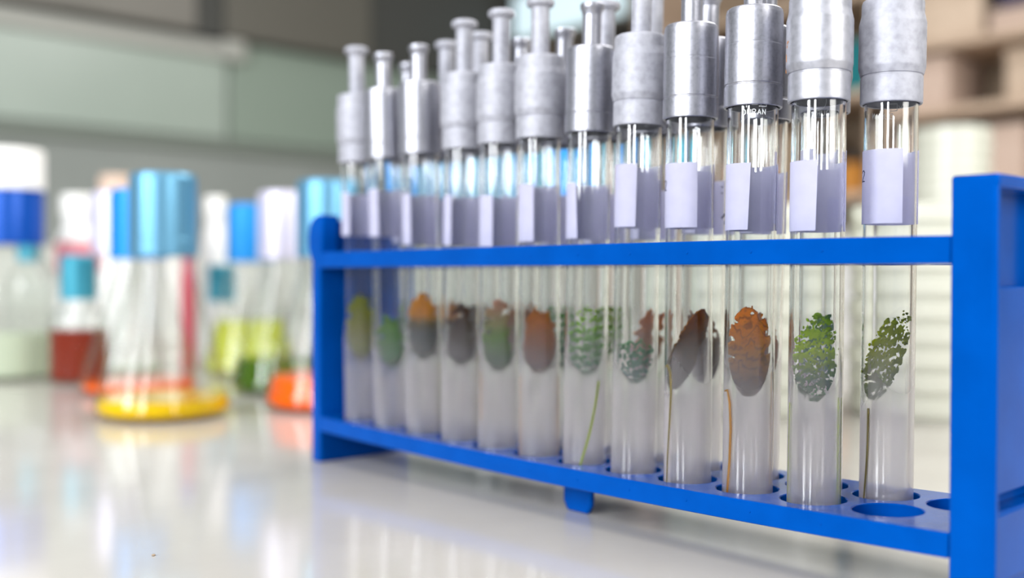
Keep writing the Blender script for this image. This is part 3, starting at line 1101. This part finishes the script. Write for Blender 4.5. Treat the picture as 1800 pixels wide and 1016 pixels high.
bottle(-717.0, 35.9, 'short bottle of brick red liquid with teal cap, left of the orange flasks',
       [(0, 0), (22, 0), (24, 2), (24, 48), (20, 58), (12, 64), (12, 84), (10.5, 84), (10.5, 64), (18, 57), (22.4, 47), (22.4, 3), (20, 2), (0, 2)],
       [('cap', skirt_cap(14, 68, 104), CP['teal']), ('liquid', [(0, 2.2), (20, 2.2), (22, 4), (22, 44), (0, 43.6)], LQ['red'])])
bottle(-757.0, 150.0, 'small red vial with a blue stopper behind the steel blue capped flask', plain_body(7, 104, 5),
       [('stopper', closed_cap(8, 104.2, 118), CP['royal'])], False, m_redvial, 'vial', 'vial')
bottle(-845.0, 222.0, 'tall narrow white bottle left of the lime flask', plain_body(14, 150, 10),
       [('cap', closed_cap(11, 150.2, 168), CP['white'])], False, m_white, 'plastic_bottle')
bottle(-800.0, 205.0, 'little clear bottle with teal cap in front of the narrow white bottle',
       [(0, 0), (14, 0), (16, 2), (16, 40), (12, 50), (8, 54), (8, 70), (6.8, 70), (6.8, 54), (10.5, 49), (14.6, 39), (14.6, 3), (13, 2), (0, 2)],
       [('cap', skirt_cap(13, 62, 98), CP['teal'])])

# ------------------------------------------------------------------ petri dish stacks behind the rack
m_dish = principled('petri_dish_polystyrene', srgb(206, 206, 192), 0.1)
m_dish.node_tree.nodes['Principled BSDF'].inputs['Transmission Weight'].default_value = 0.0
m_dish.node_tree.nodes['Principled BSDF'].inputs['Roughness'].default_value = 0.25
AG = {
    'white': principled('cream_agar', srgb(226, 226, 216), .4),
    'green': principled('green_agar', srgb(196, 208, 150), .4),
    'pink': principled('peach_agar', srgb(232, 206, 186), .4),
    'grey': principled('grey_agar', srgb(186, 192, 186), .4),
}
dish_base = mesh_of('dish_base', *lathe([(0, 0), (42.5, 0), (43, .6), (43, 12), (42, 12), (42, 1.4), (0, 1.4)], 40), m_dish)
dish_lid = mesh_of('dish_lid', *lathe([(43.6, 3.4), (44.8, 3.4), (45, 4), (45, 14), (44.4, 14.6), (0, 14.6), (0, 13.4), (43.6, 13.4)], 40), m_dish)
agar_me = {k: mesh_of('agar_disc', *lathe([(0, 1.5), (41.6, 1.5), (41.6, 8.5), (0, 8.5)], 36), v) for k, v in AG.items()}
ORD = ['bottom', 'second from bottom', 'third from bottom', 'fourth from bottom', 'fifth from bottom', 'sixth from bottom', 'seventh from bottom', 'eighth from bottom', 'ninth from bottom',
       'tenth from bottom', 'eleventh from bottom', 'twelfth from bottom', 'thirteenth from bottom', 'fourteenth from bottom', 'fifteenth from bottom', 'sixteenth from bottom', 'seventeenth from bottom',
       'eighteenth from bottom']


def stack(x, y, seq, where, grp):
    n = len(seq)
    for i, c in enumerate(seq):
        d = empty('petri_dish', (x + rnd.uniform(-.8, .8), y + rnd.uniform(-.8, .8), 0.1 + i * 14.75))
        nm = {'white': 'cream', 'green': 'green', 'pink': 'peach', 'grey': 'grey'}[c]
        tag(d, '%s agar petri dish, %s in the stack %s' % (nm, 'topmost' if i == n - 1 else ORD[i], where), 'petri dish', grp)
        link('dish_base', dish_base, d)
        link('agar_disc', agar_me[c], d)
        link('dish_lid', dish_lid, d)


stack(-165.2, 364.5, ['green', 'white', 'green', 'green', 'pink', 'pink', 'grey', 'white', 'green'], 'behind the moss green tube', 'petri dishes behind the moss green tube')
stack(-243.1, 309.9, ['green', 'white', 'grey', 'white', 'pink', 'white', 'green', 'white', 'green'], 'behind the orange-brown tube', 'petri dishes behind the orange-brown tube')
stack(-365.7, 425.0, ['white', 'green', 'white', 'white', 'green', 'white', 'white', 'green', 'white'], 'behind the teal capped flask', 'petri dishes behind the teal capped flask')
stack(-421.3, 970.6, ['white', 'green', 'white', 'white', 'green', 'white', 'green', 'white', 'white', 'green', 'white', 'white', 'green', 'white', 'white', 'green', 'white', 'white'], 'standing tallest and farthest back', 'petri dishes in the tallest stack')

# ------------------------------------------------------------------ far left wall: cupboards, panels, rail
def wall_thing(name, label_txt, cat, loc):
    o = empty(name, loc)
    return tag(o, label_txt, cat)


cup = wall_thing('wall_cupboard', 'long dark grey wall cupboard high on the left wall', 'cupboard', (-2400, 600, 705))
link('cupboard_body', MB().box(0, 40, -1300, 1480, 0, 640).mesh('cupboard_body', m_gap), cup)
for i, (y0, y1) in enumerate([(-1890, -1290), (-1280, -670), (-660, 335), (415, 870)]):
    bevel(link('cupboard_door', MB().box(40.2, 58, max(y0, -1300), y1, 2, 630).mesh('cupboard_door', m_dark if y0 < 400 else m_dark3), cup), 3)
tr_ = wall_thing('wall_trim', 'light grey trim strip running under the cupboard left of the seam', 'trim', (-2400, 600, 654))
bevel(link('trim_strip', MB().box(0.2, 30, -1300, 455, 0, 40).mesh('trim_strip', m_trim), tr_), 3)
pan = wall_thing('splashback', 'grey-green glass splashback panels under the dark cupboard', 'splashback', (-2400, 600, 440))
for y0, y1, h in ((-1300, 438, 212), (450, 1480, 262)):
    bevel(link('glass_panel', MB().box(0.2, 14, y0, y1, 6, h).mesh('glass_panel', m_glassgreen if h < 250 else m_glassgreen2), pan), 2)
us = wall_thing('bench_upstand', 'low white upstand along the left wall behind the flasks', 'upstand', (-2399.5, 600, 0.2))
bevel(link('upstand_board', MB().box(0, 14, -330, 1480, 0, 150).mesh('upstand_board', m_upst), us), 2)
bevel(link('upstand_cap', MB().box(0, 20, -330, 1480, 150.2, 156).mesh('upstand_cap', m_upst), us), 1)
fx = wall_thing('seam_fixture', 'small pale wall fixture over the splashback seam', 'fixture', (-2384, 1050, 690))
bevel(link('fixture_body', MB().box(0, 30, -32, 32, -40, 14).mesh('fixture_body', m_trim), fx), 6)
link('fixture_knob', mesh_of('fixture_knob', *lathe([(0, 0), (9, 0), (10, 2), (10, 14), (0, 16)], 20), m_wall), fx, (18, 0, 14.5))
rl = wall_thing('wall_rail', 'long grey-green rail along the left wall below the splashback', 'rail', (-2400, 600, 412))
bevel(link('rail_bar', MB().box(0.2, 22, -1300, 1480, 0, 26).mesh('rail_bar', m_rail), rl), 3)

# ------------------------------------------------------------------ far back wall: lamp, monitor, shelves with boxes
m_shelf = principled('tan_wood_shelf', srgb(196, 164, 132), .6)
add_noise_color(m_shelf, srgb(184, 160, 138), srgb(196, 172, 150), 14)
m_card = principled('cardboard', srgb(206, 178, 150), .8)
add_noise_color(m_card, srgb(196, 174, 152), srgb(208, 186, 164), 10)
m_card2 = principled('pinkish_card', srgb(200, 176, 160), .8)
m_card3 = principled('brown_card', srgb(152, 132, 110), .8)
m_black = principled('black_plastic', srgb(22, 20, 20), .4)
m_tealbox = principled('teal_card', srgb(0, 112, 118), .6)
m_navy = principled('navy_card', srgb(34, 28, 66), .6)
m_orange = principled('orange_plastic', srgb(196, 128, 36), .5)
m_lamp = bpy.data.materials.new('lamp_diffuser')
m_lamp.use_nodes = True
_e = m_lamp.node_tree.nodes['Principled BSDF']
_e.inputs['Emission Color'].default_value = srgb(206, 230, 238)
_e.inputs['Emission Strength'].default_value = 0.75
_e.inputs['Base Color'].default_value = srgb(200, 215, 220)

bcup = wall_thing('back_cupboard', 'dark brown-grey cupboard on the back wall beneath the pale blue lamp', 'cupboard', (-2030, 2099, 420))
link('cupboard_body', MB().box(-360, 360, -30, 0, 0, 780).mesh('cupboard_body', m_gap), bcup)
for x0, x1 in ((-355, -4), (4, 355)):
    bevel(link('cupboard_door', MB().box(x0, x1, -46, -30.2, 4, 776).mesh('cupboard_door', m_dark2), bcup), 3)
lamp = wall_thing('wall_lamp', 'wide pale blue wall lamp glowing high behind the caps', 'lamp', (-2000, 2052, 830))
bevel(link('lamp_housing', MB().box(-300, 180, -60, 0, 0, 150).mesh('lamp_housing', m_trim), lamp), 4)
bevel(link('lamp_diffuser', MB().box(-290, 170, -72, -60.2, 6, 144).mesh('lamp_diffuser', m_lamp), lamp), 4)
mon = wall_thing('wall_monitor', 'black wall monitor under the pale blue lamp', 'monitor', (-1900, 2052, 690))
bevel(link('monitor_case', MB().box(-120, 190, -46, 0, 0, 110).mesh('monitor_case', m_black), mon), 5)
bevel(link('screen', MB().box(-112, 182, -49, -46.2, 8, 102).mesh('screen', m_black), mon), 2)

shelf = wall_thing('wall_shelf', 'tan wooden shelf unit on the back wall right of the rack', 'shelf', (-1000, 2099, 0))
for z in (255, 420, 560, 700):
    bevel(link('shelf_board', MB().box(20.2, 560, -260, 0, z, z + 18).mesh('shelf_board', m_shelf), shelf), 2)
for z in (255, 480, 700):
    bevel(link('shelf_board', MB().box(-640, -0.2, -260, 0, z, z + 18).mesh('shelf_board', m_shelf), shelf), 2)
for x in (-660, 0, 560):
    bevel(link('shelf_upright', MB().box(x, x + 19.5, -262, -0.2, 0.2, 900).mesh('shelf_upright', m_shelf), shelf), 2)
link('back_board', MB().box(-640, 559, -8, -.3, 0.4, 899).mesh('back_board', m_card3), shelf)


def carton(x, y, z, sx, sy, sz, mat, label_txt, rz=0, lidm=None):
    c = empty('carton', (x, y, z + .2))
    tag(c, label_txt, 'box')
    c.rotation_euler = (0, 0, math.radians(rz))
    bevel(link('carton_body', MB().box(-sx / 2, sx / 2, -sy / 2, sy / 2, 0, sz * .8).mesh('carton_body', mat), c), 2)
    bevel(link('carton_lid', MB().box(-sx / 2 - 2, sx / 2 + 2, -sy / 2 - 2, sy / 2 + 2, sz * .8 + .1, sz).mesh('carton_lid', lidm or mat), c), 2)
    return c


carton(-866, 1950, 578, 190, 180, 110, m_card, 'cardboard box on the third shelf beside the tall petri stack', 3)
carton(-640, 1950, 578, 210, 180, 46, m_card2, 'pinkish carton on the third shelf at the right edge', -4)
carton(-900, 1950, 438, 130, 170, 112, m_card2, 'peach carton on the second shelf left of the dark gap')
carton(-620, 1950, 438, 180, 170, 108, m_card, 'cardboard box on the second shelf right of the dark gap', -12)
carton(-800, 1960, 273, 260, 170, 120, m_card2, 'low pinkish carton on the lowest shelf right of the petri stack', -6)
carton(-560, 1960, 273, 170, 170, 128, m_card, 'tan carton at the right end of the lowest shelf', 5)
carton(-670, 1940, 624.4, 130, 140, 66, m_navy, 'navy box lying on the low pinkish carton')
carton(-870, 1950, 718, 120, 170, 130, m_card, 'tan carton on the top shelf left of the navy box')
carton(-1044, 1930, 498, 64, 150, 112, m_tealbox, 'teal box on the shelf seen between the two right caps')
carton(-1250, 1950, 498, 150, 170, 150, m_card3, 'brown carton on the second shelf left of the teal box')
carton(-1440, 1950, 498, 200, 170, 160, m_card3, 'brown carton on the third shelf behind the straight caps')
carton(-1250, 1950, 273, 210, 170, 150, m_card3, 'brown carton on the lowest shelf left of the orange jar')
for i, (x, mt, wd) in enumerate([(-1560, m_white, 'leftmost'), (-1330, m_wallb, 'second'), (-900, m_white, 'fourth'), (-680, m_wallb, 'rightmost')]):
    carton(x, 1965, 0, 190, 170, 200, mt, '%s of the pale storage boxes under the tan shelf unit' % wd)
carton(-1115, 1965, 0, 190, 170, 190, m_white, 'third of the pale storage boxes under the tan shelf unit, below the orange jar')
jar = wall_thing('jar', 'orange jar with dark lid on the lowest shelf between the right tubes', 'jar', (-1066, 1900, 273.2))
link('jar_body', mesh_of('jar_body', *lathe(plain_body(34, 70, 28), 28), m_orange), jar)
link('jar_lid', mesh_of('jar_lid', *lathe(closed_cap(30, 70.2, 88), 28), m_black), jar)

# a single crumb on the bare bench
crumb = link('crumb', mesh_of('crumb', *lathe([(0, 0), (0.5, 0.05), (0.7, 0.25), (0.4, 0.5), (0, 0.55)], 9), m_card3), None, (-170.8, -143.2, 0.02))
tag(crumb, 'tiny brown crumb lying on the bare white bench in front', 'crumb')
